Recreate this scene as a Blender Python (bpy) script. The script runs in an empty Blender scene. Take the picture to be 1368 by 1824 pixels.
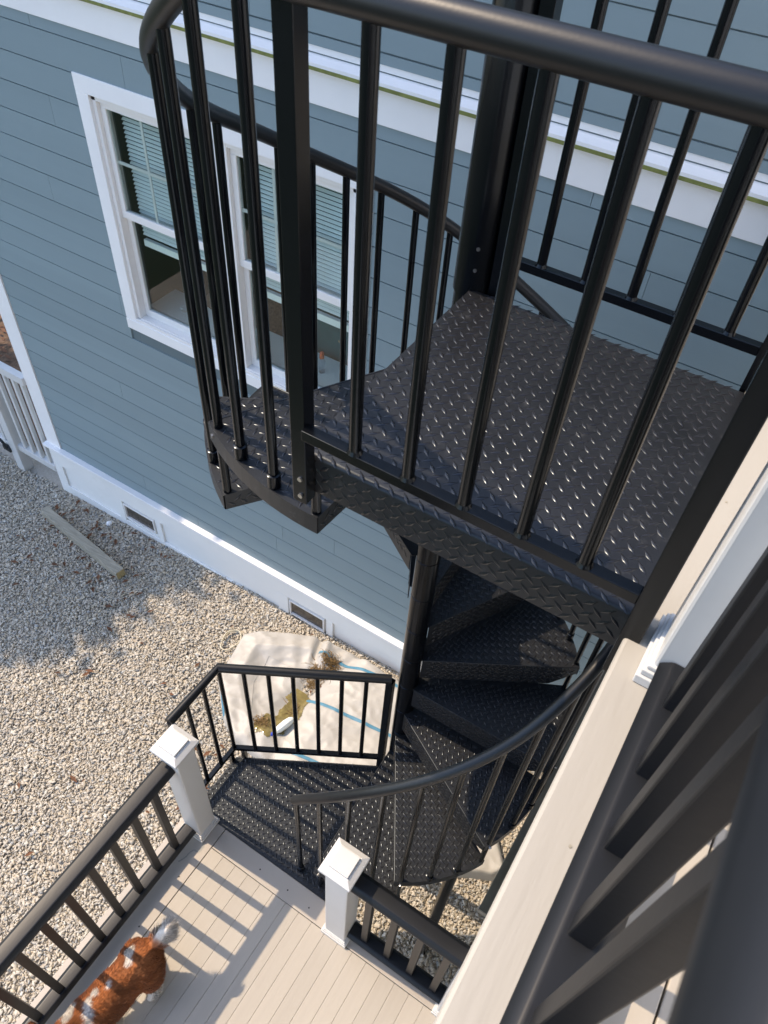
import bpy, math, random
import numpy as np
from mathutils import Vector, Matrix
random.seed(7); rng = np.random.default_rng(7)
sc = bpy.context.scene; COL = sc.collection
H = 5.95                                   # camera height above the datum; all heights below are written relative to the camera
# ------------------------------------------------------------------ camera
RW = np.array([[0.84417305, 0.53306199, 0.05671663], [0.42952936, -0.60929853, -0.66652819], [-0.32074348, 0.5870266, -0.74331917]])
cam = bpy.data.cameras.new('camera'); camo = bpy.data.objects.new('camera', cam); COL.objects.link(camo)
cam.sensor_fit = 'HORIZONTAL'; cam.sensor_width = 36.0; cam.lens = 36.0 * 1359.2 / 1368.0
cam.clip_start = 0.02; cam.clip_end = 400
cam.dof.use_dof = True; cam.dof.focus_distance = 2.6; cam.dof.aperture_fstop = 16
m = Matrix.Identity(4)
for i in range(3):
    m[i][0] = RW[0, i]; m[i][1] = -RW[1, i]; m[i][2] = -RW[2, i]
m[2][3] = H
camo.matrix_world = m; sc.camera = camo
# ------------------------------------------------------------------ light: high sun from the left end of the house
SUN = Vector((0.738, 0.031, -1.0)).normalized()      # direction the light travels
elev = math.asin(-SUN.z); azim = math.atan2(-SUN.x, -SUN.y)   # compass angle from +Y, clockwise
w = bpy.data.worlds.new('World'); sc.world = w; w.use_nodes = True
nt = w.node_tree; bg = nt.nodes['Background']
sky = nt.nodes.new('ShaderNodeTexSky'); sky.sky_type = 'NISHITA'; sky.sun_disc = False
sky.sun_elevation = elev; sky.sun_rotation = azim; sky.air_density = 1.0; sky.dust_density = 1.25; sky.ozone_density = 2.4
nt.links.new(sky.outputs[0], bg.inputs[0]); bg.inputs[1].default_value = 0.15
sl = bpy.data.lights.new('sun', 'SUN'); sl.energy = 2.0; sl.angle = math.radians(0.53); sl.color = (1.0, 0.80, 0.58)
so = bpy.data.objects.new('sun', sl); COL.objects.link(so); so.rotation_euler = SUN.to_track_quat('-Z', 'Y').to_euler()
so.location = (-6, 0, 14)
sc.view_settings.view_transform = 'Standard'; sc.view_settings.look = 'None'; sc.view_settings.gamma = 1.0
sc.view_settings.use_curve_mapping = False; sc.view_settings.exposure = 1.3
sc.render.film_transparent = False
# ------------------------------------------------------------------ materials
def mat(name, col, rough=0.5, var=0.0, scale=8.0, bump=0.0, bscale=60.0, metal=0.0, attr=None, col2=None, stretch=None, spec=0.5, blotch=None, coat=0.0, rnd=0.0):
    M = bpy.data.materials.new(name); M.use_nodes = True; n = M.node_tree.nodes; L = M.node_tree.links
    b = n['Principled BSDF']; b.inputs['Roughness'].default_value = rough; b.inputs['Metallic'].default_value = metal
    b.inputs['Specular IOR Level'].default_value = spec
    b.inputs['Coat Weight'].default_value = coat
    if name.startswith(('black_p', 'black_d', 'plate')): b.inputs['Specular Tint'].default_value = (.80, .90, 1.0, 1)
    tc = n.new('ShaderNodeTexCoord'); mp = n.new('ShaderNodeMapping'); L.new(tc.outputs['Object'], mp.inputs[0])
    if stretch: mp.inputs['Scale'].default_value = stretch
    base = None
    if attr:
        a = n.new('ShaderNodeAttribute'); a.attribute_name = attr; base = a.outputs['Color']
    else:
        r = n.new('ShaderNodeRGB'); r.outputs[0].default_value = (*col, 1); base = r.outputs[0]
    if var > 0 or col2:
        nz = n.new('ShaderNodeTexNoise'); nz.inputs['Scale'].default_value = scale; nz.inputs['Detail'].default_value = 6; nz.inputs['Roughness'].default_value = 0.6
        L.new(mp.outputs[0], nz.inputs[0])
        rp = n.new('ShaderNodeValToRGB'); rp.color_ramp.elements[0].position = 0.3; rp.color_ramp.elements[1].position = 0.7
        L.new(nz.outputs['Fac'], rp.inputs[0])
        mx = n.new('ShaderNodeMix'); mx.data_type = 'RGBA'
        if col2:
            mx.inputs['B'].default_value = (*col2, 1); L.new(base, mx.inputs['A']); L.new(rp.outputs[0], mx.inputs['Factor'])
        else:
            mx.blend_type = 'MULTIPLY'; mx.inputs['Factor'].default_value = 1.0
            rp.color_ramp.elements[0].color = (1 - var,) * 3 + (1,); rp.color_ramp.elements[1].color = (1 + var * .3,) * 3 + (1,)
            L.new(base, mx.inputs['A']); L.new(rp.outputs[0], mx.inputs['B'])
        base = mx.outputs['Result']
    if blotch:                              # worn or dusty patches: (colour, scale, threshold, strength)
        bc, bs, bt, bst = blotch
        n2 = n.new('ShaderNodeTexNoise'); n2.inputs['Scale'].default_value = bs; n2.inputs['Detail'].default_value = 8; n2.inputs['Roughness'].default_value = .7
        L.new(tc.outputs['Object'], n2.inputs[0])
        r2 = n.new('ShaderNodeValToRGB'); r2.color_ramp.elements[0].position = bt; r2.color_ramp.elements[1].position = min(bt + .18, 1)
        r2.color_ramp.elements[1].color = (bst,) * 3 + (1,)
        L.new(n2.outputs['Fac'], r2.inputs[0])
        m2 = n.new('ShaderNodeMix'); m2.data_type = 'RGBA'; m2.inputs['B'].default_value = (*bc, 1)
        L.new(base, m2.inputs['A']); L.new(r2.outputs[0], m2.inputs['Factor']); base = m2.outputs['Result']
    if rnd:                                 # piece-to-piece difference
        oi = n.new('ShaderNodeObjectInfo'); mr_ = n.new('ShaderNodeMapRange'); mr_.inputs[3].default_value = 1 - rnd; mr_.inputs[4].default_value = 1 + rnd; L.new(oi.outputs['Random'], mr_.inputs[0])
        m3 = n.new('ShaderNodeMix'); m3.data_type = 'RGBA'; m3.blend_type = 'MULTIPLY'; m3.inputs['Factor'].default_value = 1; L.new(base, m3.inputs['A']); L.new(mr_.outputs[0], m3.inputs['B']); base = m3.outputs['Result']
    L.new(base, b.inputs['Base Color'])
    if bump > 0:
        nb = n.new('ShaderNodeTexNoise'); nb.inputs['Scale'].default_value = bscale; nb.inputs['Detail'].default_value = 4
        L.new(mp.outputs[0], nb.inputs[0]); bm_ = n.new('ShaderNodeBump'); bm_.inputs['Strength'].default_value = bump; bm_.inputs['Distance'].default_value = 0.004
        L.new(nb.outputs['Fac'], bm_.inputs['Height']); L.new(bm_.outputs[0], b.inputs['Normal'])
    return M
M = {}
M['steel'] = mat('black_powder_coat', (.0040, .0046, .0058), .20, .3, 5, .02, 300, spec=.32)
M['plate'] = mat('black_diamond_plate', (.0150, .0158, .0182), .40, .35, 6, .06, 250, spec=.45, blotch=((.10, .10, .10), 34, .57, .5))
M['lug'] = mat('plate_lugs', (.018, .018, .020), .24, .25, 9, .0, 200, spec=.5)
M['grip'] = mat('handrail_cover', (.0065, .0078, .0098), .40, .2, 5, .03, 200, spec=.48)
M['bolt'] = mat('zinc_bolt', (.55, .55, .55), .3, metal=1.0)
M['white'] = mat('white_vinyl', (.62, .62, .605), .38, .05, 3, .03, 40)
M['trim'] = mat('white_painted_trim', (.84, .84, .84), .5, .06, 2, .05, 30)
M['skirt'] = mat('white_skirting', (.84, .84, .82), .55, .06, 1.5, .05, 30, blotch=((.55, .52, .45), 2.4, .58, .35))
M['algae'] = mat('algae_edge', (.20, .22, .06), .8, .4, 20)
M['siding'] = mat('slate_blue_siding', (.213, .284, .312), .6, .10, .9, .05, 60, stretch=(.1, 1, 3), rnd=.035, blotch=((.25, .31, .33), 1.6, .60, .35))
M['lap_shadow_backing'] = mat('lap_shadow_backing', (.12, .16, .175), .8)  # dark backing seen in the plank gaps, in place of lap shadow
M['reflected_ground'] = mat('reflected_ground', (.022, .042, .018), .9, .5, 3, .8, 90, col2=(.04, .055, .025))  # unseen green ground, added dark to tone down the window reflections
M['deck'] = mat('tan_deck_board', (.415, .38, .325), .45, .08, 3, .10, 30, stretch=(5, .4, 1), rnd=.05, blotch=((.34, .30, .25), 3.2, .66, .45))
M['border'] = mat('deck_border_board', (.41, .37, .32), .45, .07, 3, .08, 30, blotch=((.33, .33, .22), 2.5, .58, .5))
M['rim'] = mat('cream_painted_rim', (.405, .382, .335), .55, .05, 4, .25, 70, stretch=(1.0, .12, 1), blotch=((.5, .44, .38), 5, .67, .35))
M['fascia'] = mat('dark_fascia', (.016, .019, .018), .6, .1, 3)
M['rail'] = mat('dark_composite', (.0080, .0092, .0115), .42, .15, 4, .05, 90, stretch=(1, .3, 1), spec=.35)
M['grey_stone'] = mat('gravel_stone', (.5, .5, .5), .75, attr='Col')
M['soil'] = mat('gravel_fines', (.36, .32, .26), .95, .5, 60, .8, 140, col2=(.48, .43, .36))
M['mulch'] = mat('mulch', (.16, .10, .06), .95, .5, 30, .8, 60)
M['vinyl'] = mat('cream_vinyl', (.46, .44, .40), .5, .10, 4, .15, 18)
M['blue'] = mat('blue_piping', (.075, .23, .34), .5, .1, 12)
M['weed'] = mat('dry_weed', (.24, .15, .055), .8, .6, 40)
M['puddle'] = mat('dirty_puddle', (.24, .19, .07), .12, .5, 16, .1, 30, blotch=((.36, .30, .12), 18, .52, .8))
M['leaf'] = mat('dead_leaf', (.17, .075, .035), .8, .4, 20)
M['timber'] = mat('weathered_timber', (.36, .33, .26), .75, .35, 22, .4, 60, stretch=(.25, 3, 3))
M['greypost'] = mat('treated_grey_post', (.085, .095, .09), .75, .3, 9, .3, 40, stretch=(3, 3, .3))
M['timber_end'] = mat('timber_end', (.42, .33, .16), .75, .3, 30)
M['cap_blue'] = mat('blue_plastic', (.02, .06, .5), .3)
M['orange'] = mat('orange_plastic', (.6, .12, .04), .4)
M['ball'] = mat('white_ball', (.85, .85, .85), .3)
M['fur'] = mat('dog_coat', (.5, .5, .5), .75, spec=.2, attr='Col', var=.2, scale=40)
M['fur'].node_tree.nodes['Principled BSDF'].inputs['Sheen Weight'].default_value = .3
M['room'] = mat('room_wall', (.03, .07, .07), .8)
M['shag'] = mat('brown_shag', (.20, .13, .085), .9, .6, 60)
M['teal'] = mat('teal_fabric', (.015, .10, .105), .6, .3, 12)
M['slat'] = mat('blind_slat', (.76, .80, .77), .5)
M['frame'] = mat('window_vinyl', (.78, .77, .75), .4)
M['screen'] = mat('vent_glass', (.10, .085, .07), .15, .6, 26)
M['black'] = mat('black_plastic', (.02, .022, .022), .5)
M['bark'] = mat('bark', (.10, .07, .05), .9, .4, 12)
M['leafy'] = mat('tree_leaf', (.06, .11, .03), .6, .4, 3)
M['rope'] = mat('pale_rope', (.62, .56, .42), .8)
def glass(name, tint, rough=0.0):
    G = bpy.data.materials.new(name); G.use_nodes = True; n = G.node_tree.nodes; L = G.node_tree.links
    n.remove(n['Principled BSDF']); o = n['Material Output']
    t = n.new('ShaderNodeBsdfTransparent'); t.inputs[0].default_value = (*tint, 1)
    g = n.new('ShaderNodeBsdfGlossy'); g.inputs['Roughness'].default_value = rough
    f = n.new('ShaderNodeLayerWeight'); f.inputs[0].default_value = .5
    pw = n.new('ShaderNodeMath'); pw.operation = 'POWER'; pw.inputs[1].default_value = 4.0; L.new(f.outputs['Facing'], pw.inputs[0])
    ad = n.new('ShaderNodeMath'); ad.operation = 'MULTIPLY_ADD'; ad.inputs[1].default_value = .9; ad.inputs[2].default_value = .02; ad.use_clamp = True
    mx = n.new('ShaderNodeMixShader'); L.new(pw.outputs[0], ad.inputs[0]); L.new(ad.outputs[0], mx.inputs[0]); L.new(t.outputs[0], mx.inputs[1]); L.new(g.outputs[0], mx.inputs[2])
    L.new(mx.outputs[0], o.inputs['Surface']); return G
M['glass'] = glass('window_glass', (.925, .965, .95))
M['clear'] = glass('clear_plastic', (.86, .90, .93), .1)
# ------------------------------------------------------------------ object helpers
ORG = {}
def tag(o, label=None, cat=None, group=None, kind=None):
    if label: o['label'] = label
    if cat: o['category'] = cat
    if group: o['group'] = group
    if kind: o['kind'] = kind
    return o
def thing(name, loc, label, cat, group=None, kind=None):
    o = bpy.data.objects.new(name, None); COL.objects.link(o); o.empty_display_size = .1
    o.location = (loc[0], loc[1], loc[2] + H); ORG[o.name] = np.array([loc[0], loc[1], loc[2]], float)
    return tag(o, label, cat, group, kind)
class MB:
    def __init__(s): s.v = []; s.f = []
    def add(s, vs, fs):
        k = len(s.v); s.v.extend([tuple(map(float, p)) for p in vs]); s.f.extend([tuple(i + k for i in f) for f in fs]); return s
    def box(s, x0, x1, y0, y1, z0, z1):
        return s.add([(x0, y0, z0), (x1, y0, z0), (x1, y1, z0), (x0, y1, z0), (x0, y0, z1), (x1, y0, z1), (x1, y1, z1), (x0, y1, z1)],
                     [(3, 2, 1, 0), (4, 5, 6, 7), (0, 1, 5, 4), (1, 2, 6, 5), (2, 3, 7, 6), (3, 0, 4, 7)])
    def obox(s, p, q, w, h, up=(0, 0, 1)):             # beam from p to q of width w and height h
        p = Vector(p); q = Vector(q); d = (q - p).normalized(); up = Vector(up); r = d.cross(up).normalized(); u = r.cross(d)
        vs = [c + r * a * w / 2 + u * b * h / 2 for c in (p, q) for a, b in ((-1, -1), (1, -1), (1, 1), (-1, 1))]
        return s.add(vs, [(0, 1, 2, 3), (7, 6, 5, 4), (0, 4, 5, 1), (1, 5, 6, 2), (2, 6, 7, 3), (3, 7, 4, 0)])
    def prism(s, pts, z0, z1):                          # ccw polygon in xy
        n = len(pts)
        return s.add([(x, y, z0) for x, y in pts] + [(x, y, z1) for x, y in pts],
                     [tuple(range(n - 1, -1, -1)), tuple(range(n, 2 * n))] + [(i, (i + 1) % n, (i + 1) % n + n, i + n) for i in range(n)])
    def path(s, pts, r, n=12, cap=True):
        pts = [Vector(p) for p in pts]; rs = r if hasattr(r, '__len__') else [r] * len(pts)
        t0 = (pts[1] - pts[0]).normalized(); a = Vector((0, 0, 1)) if abs(t0.z) < .9 else Vector((1, 0, 0))
        u = t0.cross(a).normalized(); vs = []
        for i, p in enumerate(pts):
            t = (pts[min(i + 1, len(pts) - 1)] - pts[max(i - 1, 0)]).normalized()
            u = (u - t * u.dot(t)).normalized(); v = t.cross(u)
            vs += [p + (u * math.cos(k * 2 * math.pi / n) + v * math.sin(k * 2 * math.pi / n)) * rs[i] for k in range(n)]
        fs = [(i * n + k, i * n + (k + 1) % n, (i + 1) * n + (k + 1) % n, (i + 1) * n + k) for i in range(len(pts) - 1) for k in range(n)]
        if cap: fs += [tuple(range(n - 1, -1, -1)), tuple(range((len(pts) - 1) * n, len(pts) * n))]
        return s.add(vs, fs)
    def lathe(s, c, prof, n=24):
        vs = [(c[0] + r * math.cos(k * 2 * math.pi / n), c[1] + r * math.sin(k * 2 * math.pi / n), z) for r, z in prof for k in range(n)]
        fs = [(i * n + k, i * n + (k + 1) % n, (i + 1) * n + (k + 1) % n, (i + 1) * n + k) for i in range(len(prof) - 1) for k in range(n)]
        fs += [tuple(range(n - 1, -1, -1)), tuple(range((len(prof) - 1) * n, len(prof) * n))]
        return s.add(vs, fs)
    def build(s, name, mt, parent=None, smooth=None, bevel=0, org=None, kind=None):
        v = np.array(s.v)
        if org is None:
            if parent is not None: org = ORG[parent.name]
            else: org = np.array([(v[:, 0].min() + v[:, 0].max()) / 2, (v[:, 1].min() + v[:, 1].max()) / 2, v[:, 2].min()])
        org = np.array(org, float)
        me = bpy.data.meshes.new(name); me.from_pydata((v - org).tolist(), [], s.f); me.update()
        me.materials.append(M[mt])
        o = bpy.data.objects.new(name, me); COL.objects.link(o); ORG[o.name] = org
        if parent is not None: o.parent = parent; o.location = Vector(org - ORG[parent.name])
        else: o.location = Vector(org) + Vector((0, 0, H))
        if smooth is not None: shade(me, smooth)
        if bevel:
            b = o.modifiers.new('bevel', 'BEVEL'); b.width = bevel; b.segments = 2; b.limit_method = 'ANGLE'; b.angle_limit = math.radians(40)
        if kind: o['kind'] = kind
        return o
def shade(me, ang):
    me.polygons.foreach_set('use_smooth', [True] * len(me.polygons))
    try: me.set_sharp_from_angle(angle=math.radians(ang))
    except Exception: pass
def inst(name, src, parent, loc, rotz=0):              # a copy that shares the mesh of src, placed at loc (relative heights)
    o = src.copy(); o.name = name; COL.objects.link(o); o.parent = parent; ORG[o.name] = np.array(loc, float)
    o.location = Vector(np.array(loc, float) - ORG[parent.name]); o.rotation_euler = (0, 0, rotz); return o
def npmesh(name, v, f, mt, parent=None, org=(0, 0, 0), cols=None, smooth=False):
    me = bpy.data.meshes.new(name); v = np.asarray(v, np.float32) - np.asarray(org, np.float32); f = np.asarray(f, np.int32); k = f.shape[1]
    me.vertices.add(len(v)); me.vertices.foreach_set('co', v.ravel())
    me.loops.add(f.size); me.loops.foreach_set('vertex_index', f.ravel())
    me.polygons.add(len(f)); me.polygons.foreach_set('loop_start', np.arange(len(f), dtype=np.int32) * k)
    me.polygons.foreach_set('loop_total', np.full(len(f), k, np.int32))
    if smooth: me.polygons.foreach_set('use_smooth', np.ones(len(f), bool))
    if cols is not None:
        ca = me.color_attributes.new('Col', 'FLOAT_COLOR', 'POINT')
        ca.data.foreach_set('color', np.concatenate([cols, np.ones((len(cols), 1))], 1).astype(np.float32).ravel())
    me.update(); me.validate(); me.materials.append(M[mt])
    o = bpy.data.objects.new(name, me); COL.objects.link(o); ORG[o.name] = np.array(org, float)
    if parent is not None: o.parent = parent; o.location = Vector(np.array(org, float) - ORG[parent.name])
    else: o.location = Vector(org) + Vector((0, 0, H))
    return o
# ------------------------------------------------------------------ measured levels
ZP = -1.1057; RISE = .2405; CX, CY = -.7294, 1.7246; RAD = .7656; A0 = -88.81; ZL = ZP - 13 * RISE; D = 3.1
def zg(x): return -5.985 + .055 * (np.clip(x, -6.0, -1.5) + 5.42)
# ------------------------------------------------------------------ ground
xs = np.concatenate([[-60, -25, -12], np.linspace(-9, 3, 49), [6, 14, 40]]); ys = np.concatenate([[-40, -15, -6], np.linspace(-3, 3.4, 30), [6, 15, 50]])
gv = [(x, y, float(zg(x)) - .010 + .004 * math.sin(x * 5 + y * 3)) for y in ys for x in xs]; nx = len(xs)
gf = [(j * nx + i, j * nx + i + 1, (j + 1) * nx + i + 1, (j + 1) * nx + i) for j in range(len(ys) - 1) for i in range(nx - 1)]
ground = npmesh('ground', gv, gf, 'soil', smooth=True); tag(ground, kind='structure'); ground.data.materials.append(M['reflected_ground'])
for p_ in ground.data.polygons:
    c_ = p_.center
    if c_.x < -7.4 or c_.y < -2.6: p_.material_index = 1  # outer faces, out of view, darkened for what the glass reflects
# gravel: many small angular stones
ICO = np.array([(x, y, z) for z in (-1, 1) for y in (-1, 1) for x in (-1, 1)], float) * .72
ICF = np.array([(0, 2, 1), (1, 2, 3), (4, 5, 6), (5, 7, 6), (0, 1, 4), (1, 5, 4), (2, 6, 3), (3, 6, 7), (0, 4, 2), (2, 4, 6), (1, 3, 5), (3, 7, 5)])
def stones(n, x0, x1, y0, y1, lo, hi, keep):
    px = rng.uniform(x0, x1, n); py = rng.uniform(y0, y1, n); k = keep(px, py); px = px[k]; py = py[k]; n = len(px)
    s = lo + (hi - lo) * rng.random(n) ** 2.1
    v = ICO[None] * (1 + .20 * rng.standard_normal((n, 8, 1))) + .20 * rng.standard_normal((n, 8, 3)); v[..., :2] *= np.where(v[..., 2:] > 0, rng.uniform(.45, 1.0, (n, 1, 1)), 1.0)
    sc3 = np.stack([s * rng.uniform(1.0, 1.75, n), s * rng.uniform(.55, .95, n), s * rng.uniform(.26, .5, n)], 1); v = v * sc3[:, None]
    a = rng.uniform(0, 2 * np.pi, n); tl = rng.normal(0, .30, n); ca, sa, ct, st = np.cos(a), np.sin(a), np.cos(tl), np.sin(tl)
    x, y, z = v[..., 0], v[..., 1], v[..., 2]
    y, z = y * ct[:, None] - z * st[:, None], y * st[:, None] + z * ct[:, None]
    x, y = x * ca[:, None] - y * sa[:, None], x * sa[:, None] + y * ca[:, None]
    pz = zg(px) + rng.uniform(-.009, .008, n)
    v = np.stack([x + px[:, None], y + py[:, None], z + pz[:, None]], 2).reshape(-1, 3)
    f = (ICF[None] + (np.arange(n) * 8)[:, None, None]).reshape(-1, 3)
    pal = np.array([.85, .865, .86]) * np.array([(.56, .495, .41), (.51, .445, .36), (.60, .55, .47), (.44, .405, .355), (.36, .355, .345), (.55, .465, .345), (.65, .61, .54), (.30, .25, .19), (.48, .415, .325)])
    c = pal[rng.choice(len(pal), n, p=[.27, .20, .15, .12, .06, .08, .04, .015, .065])] * rng.uniform(.95, 1.15, (n, 1))
    return v, f, np.repeat(c, 8, 0)
v, f, c = stones(250000, -6.9, .7, -1.2, 3.06, .0066, .0178, lambda x, y: ~((x > -1.35) & (y < .75)) & (((x + 6.43) * -3.48 - (y - 3.04) * 4.22) / 5.47 < .6))
tag(npmesh('gravel', v, f, 'grey_stone', cols=c), 'pale tan and grey gravel stones covering the yard', 'gravel', kind='stuff')
# ------------------------------------------------------------------ the blue house
house = thing('house', (-2.5, D + .2, -5.98), 'grey blue lap sided house with white trim and double window', 'house')
WX0, WX1, WZ0, WZ1 = -3.90, -1.885, -3.31, -1.627             # outer casing of the window
wb = MB(); XR = 3.4
wb.box(-5.45, WX0 + .08, D - .0125, D + .14, -5.36, 1.2); wb.box(WX1 - .08, XR, D - .0125, D + .14, -5.36, 1.2)
wb.box(WX0 + .081, WX1 - .081, D - .0124, D + .14, -5.36, WZ0 + .08); wb.box(WX0 + .081, WX1 - .081, D - .0124, D + .14, WZ1 - .08, 1.2); wb.box(-5.45, XR, D - .0005, D + .13, -6.2, -5.361)
wb.box(-5.45, -5.31, D + .14, D + 5, -6.2, 1.2); wb.box(-5.45, XR, D + 4.9, D + 5, -6.2, 1.2)
wall = wb.build('wall', 'lap_shadow_backing', house)
def plank(x0, x1, z0, h):
    a, b, th = D - .024, D - .0205, .012
    v = [(x0, a, z0), (x1, a, z0), (x1, D - .001, z0), (x0, D - .001, z0), (x0, b, z0 + h), (x1, b, z0 + h), (x1, D - .001, z0 + h), (x0, D - .001, z0 + h)]
    MB().add(v, [(3, 2, 1, 0), (4, 5, 6, 7), (0, 1, 5, 4), (1, 2, 6, 5), (2, 3, 7, 6), (3, 0, 4, 7)]).build('siding_plank', 'siding', wall)
STEP = .1777; row = -13
rows = [-3.233 + STEP * i for i in range(-12, 25)]
known = {-6: [-5.02], -8: [-4.2], -4: [-3.9], -10: [-4.15], -9: [-2.9], -5: [-1.5], -3: [-1.3]}
for i, z0 in zip(range(-12, 25), rows):
    if z0 > .9: break
    if -1.40 < z0 + .02 < -1.17: continue
    top = z0 + STEP - (.0052 + .00105 * -min(z0, 0))  # open gap to the dark backing draws the shadow line under each lap
    if z0 < -1.40 and top > -1.385: top = -1.388
    cuts = [-5.318]; x = -5.318 + rng.uniform(.7, 3.4)
    while x < XR - .3: cuts.append(x); x += 3.66 * rng.uniform(.75, 1.0)
    cuts.append(XR)
    for a, b in zip(cuts[:-1], cuts[1:]):
        segs = [(a + .0012, b - .0012)]
        if z0 < WZ1 - .05 and top > WZ0 + .03:
            segs = [(max(a, -9), min(b, WX0 + .004)), (max(a, WX1 - .004), b)]
            segs = [(p + .001, q - .001) for p, q in segs if q - p > .02]
        for p, q in segs: plank(p, q, z0, top - z0)
ev = MB(); ev.box(-13.0, XR, D - .205, D - .001, 1.21, 1.36); ev.box(-13.0, -5.46, D, D + 3.5, 1.21, 1.36); ev.build('shade_roof', 'trim', house)  # unseen eave, run on far left to keep sun off the wall
for px_ in (-12.8, -9.2): MB().box(px_, px_ + .12, D + .5, D + .62, -6.2, 1.21).build('shade_roof_post', 'white', house)  # posts added under the unseen shading roof
plank(-5.318, XR, -1.150, .0410)
# belly band and its cap
bb = MB(); bb.box(-5.52, XR, D - .032, D + .002, -1.393, -1.232); band = bb.build('belly_band', 'trim', house, bevel=.002)
cp = MB(); y0, y1 = D - .062, D + .004
cp.add([(-5.54, y0, -1.232), (XR, y0, -1.232), (XR, y1, -1.232), (-5.54, y1, -1.232), (-5.54, y0, -1.208), (XR, y0, -1.208), (XR, y1, -1.178), (-5.54, y1, -1.178)],
       [(3, 2, 1, 0), (4, 5, 6, 7), (0, 1, 5, 4), (1, 2, 6, 5), (2, 3, 7, 6), (3, 0, 4, 7)])
cp.build('drip_cap', 'trim', band)
MB().box(-5.54, XR, y0 - .003, y0 + .006, -1.237, -1.222).build('algae_line', 'algae', band)
MB().box(-5.3, XR, D - .02, D + .002, -1.178, -1.148).build('flashing', 'trim', band)
ct = MB(); ct.box(-5.507, -5.32, D - .034, D + .01, -5.345, -1.393); ct.box(-5.507, -5.47, D + .01, D + .16, -5.345, -1.393); ct.box(-5.507, -5.32, D - .034, D + .01, -1.178, 1.2)
ct.build('corner_board', 'trim', house, bevel=.002)
# skirting
sk = MB(); sk.box(-5.49, XR, D - .028, D - .001, -6.25, -5.36); skirt = sk.build('skirting', 'skirt', house)
fr = MB(); F0, F1 = D - .047, D - .030
VENT = [(-4.555, -4.16), (-2.545, -2.168), (-.55, -.16)]
def frame_board(x0, x1, z0, z1): MB().box(x0, x1, F0, F1, z0, z1).build('frame_board', 'skirt', skirt, bevel=.002)
frame_board(-5.507, XR, -5.575, -5.344)
frame_board(-5.507, XR, -6.25, -5.862)
for a, b in ((-5.507, -5.386), (-4.656, -4.575), (-4.14, -4.07), (-2.675, -2.565), (-2.148, -2.08), (-.66, -.57), (-.14, -.06), (1.4, 1.52)): frame_board(a, b, -5.861, -5.576)
MB().box(-5.53, XR, D - .078, D - .012, -5.342, -5.312).build('water_table_cap', 'trim', skirt, bevel=.004)
for a, b in VENT:
    vt = MB(); z0, z1 = -5.80, -5.60; q = .014
    for bx in ((a, b, z0, z0 + q), (a, b, z1 - q, z1), (a, a + q, z0 + q, z1 - q), (b - q, b, z0 + q, z1 - q)): vt.box(bx[0], bx[1], D - .054, D - .029, bx[2], bx[3])
    vo = vt.build('vent_frame', 'frame', skirt, bevel=.002)
    MB().box(a + q, b - q, D - .036, D - .0285, z0 + q, z1 - q).build('vent_pane', 'screen', skirt)
# window
win = MB(); CW = .098
win.box(WX0, WX1, D - .032, D - .002, WZ1 - CW, WZ1); win.box(WX0, WX0 + CW, D - .032, D - .002, WZ0 + CW * .85, WZ1 - CW); win.box(WX1 - CW, WX1, D - .032, D - .002, WZ0 + CW * .85, WZ1 - CW)
win.box(WX0, WX1, D - .036, D - .002, WZ0, WZ0 + CW * .85)
window = win.build('window', 'trim', house, bevel=.0025)
XL, XRr, ZB, ZT = WX0 + CW, WX1 - CW, WZ0 + CW * .85, WZ1 - CW; XM = (-2.902 - 2.835) / 2 + .0
fm = MB()
fm.box(XL, XRr, D - .012, D + .09, ZT - .03, ZT); fm.box(XL, XRr, D - .012, D + .10, ZB, ZB + .028)
fm.box(XL, XL + .03, D - .012, D + .09, ZB, ZT); fm.box(XRr - .03, XRr, D - .012, D + .09, ZB, ZT); fm.box(XM - .05, XM + .05, D - .014, D + .09, ZB, ZT)
fm.build('jamb', 'frame', window, bevel=.002)
MB().box(XL - .01, XRr + .01, D - .03, D + .035, ZB - .004, ZB + .022).build('sill', 'frame', window, bevel=.003)
ZM = -2.435
for a, b in ((XL + .03, XM - .05), (XM + .05, XRr - .03)):
    for z0, z1, yy, up in ((ZM - .022, ZT - .03, D + .012, True), (ZB + .028, ZM + .012, D + .040, False)):
        q = .040; s_ = MB()
        bot = .05 if up else .055
        s_.box(a, b, yy, yy + .026, z0, z0 + bot); s_.box(a, b, yy, yy + .026, z1 - q, z1); s_.box(a, a + q, yy, yy + .026, z0 + bot, z1 - q); s_.box(b - q, b, yy, yy + .026, z0 + bot, z1 - q)
        s_.build('sash', 'frame', window, bevel=.003)
        g = MB(); gx0, gx1, gz0, gz1 = a + q, b - q, z0 + bot, z1 - q; g.box(gx0, gx1, yy + .010, yy + .014, gz0, gz1); g.build('pane', 'glass', window)
        if up:
            mm = MB(); xm, zm = (gx0 + gx1) / 2 - .02, gz0 + .5 * (gz1 - gz0)
            [mm.box(xv - .009, xv + .009, yy + .016, yy + .022, gz0, gz1) for xv in (gx0 + (gx1 - gx0) * .325, gx0 + (gx1 - gx0) * .67)]; mm.box(gx0, gx1, yy + .0165, yy + .0215, zm - .010, zm + .010); mm.build('muntin', 'white', window)
    bl = MB(); z = ZT - .06
    while z > -2.60:
        bl.add([(a + .07, D + .088, z - .0058), (b - .07, D + .088, z - .0058), (b - .07, D + .103, z + .0064), (a + .07, D + .103, z + .0064)], [(0, 1, 2, 3)]); z -= .0255
    bl.box(a + .07, b - .07, D + .086, D + .112, -2.66, -2.615); bl.box(a + .06, b - .06, D + .085, D + .12, ZT - .05, ZT - .01)
    bl.build('blind', 'slat', window)
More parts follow.
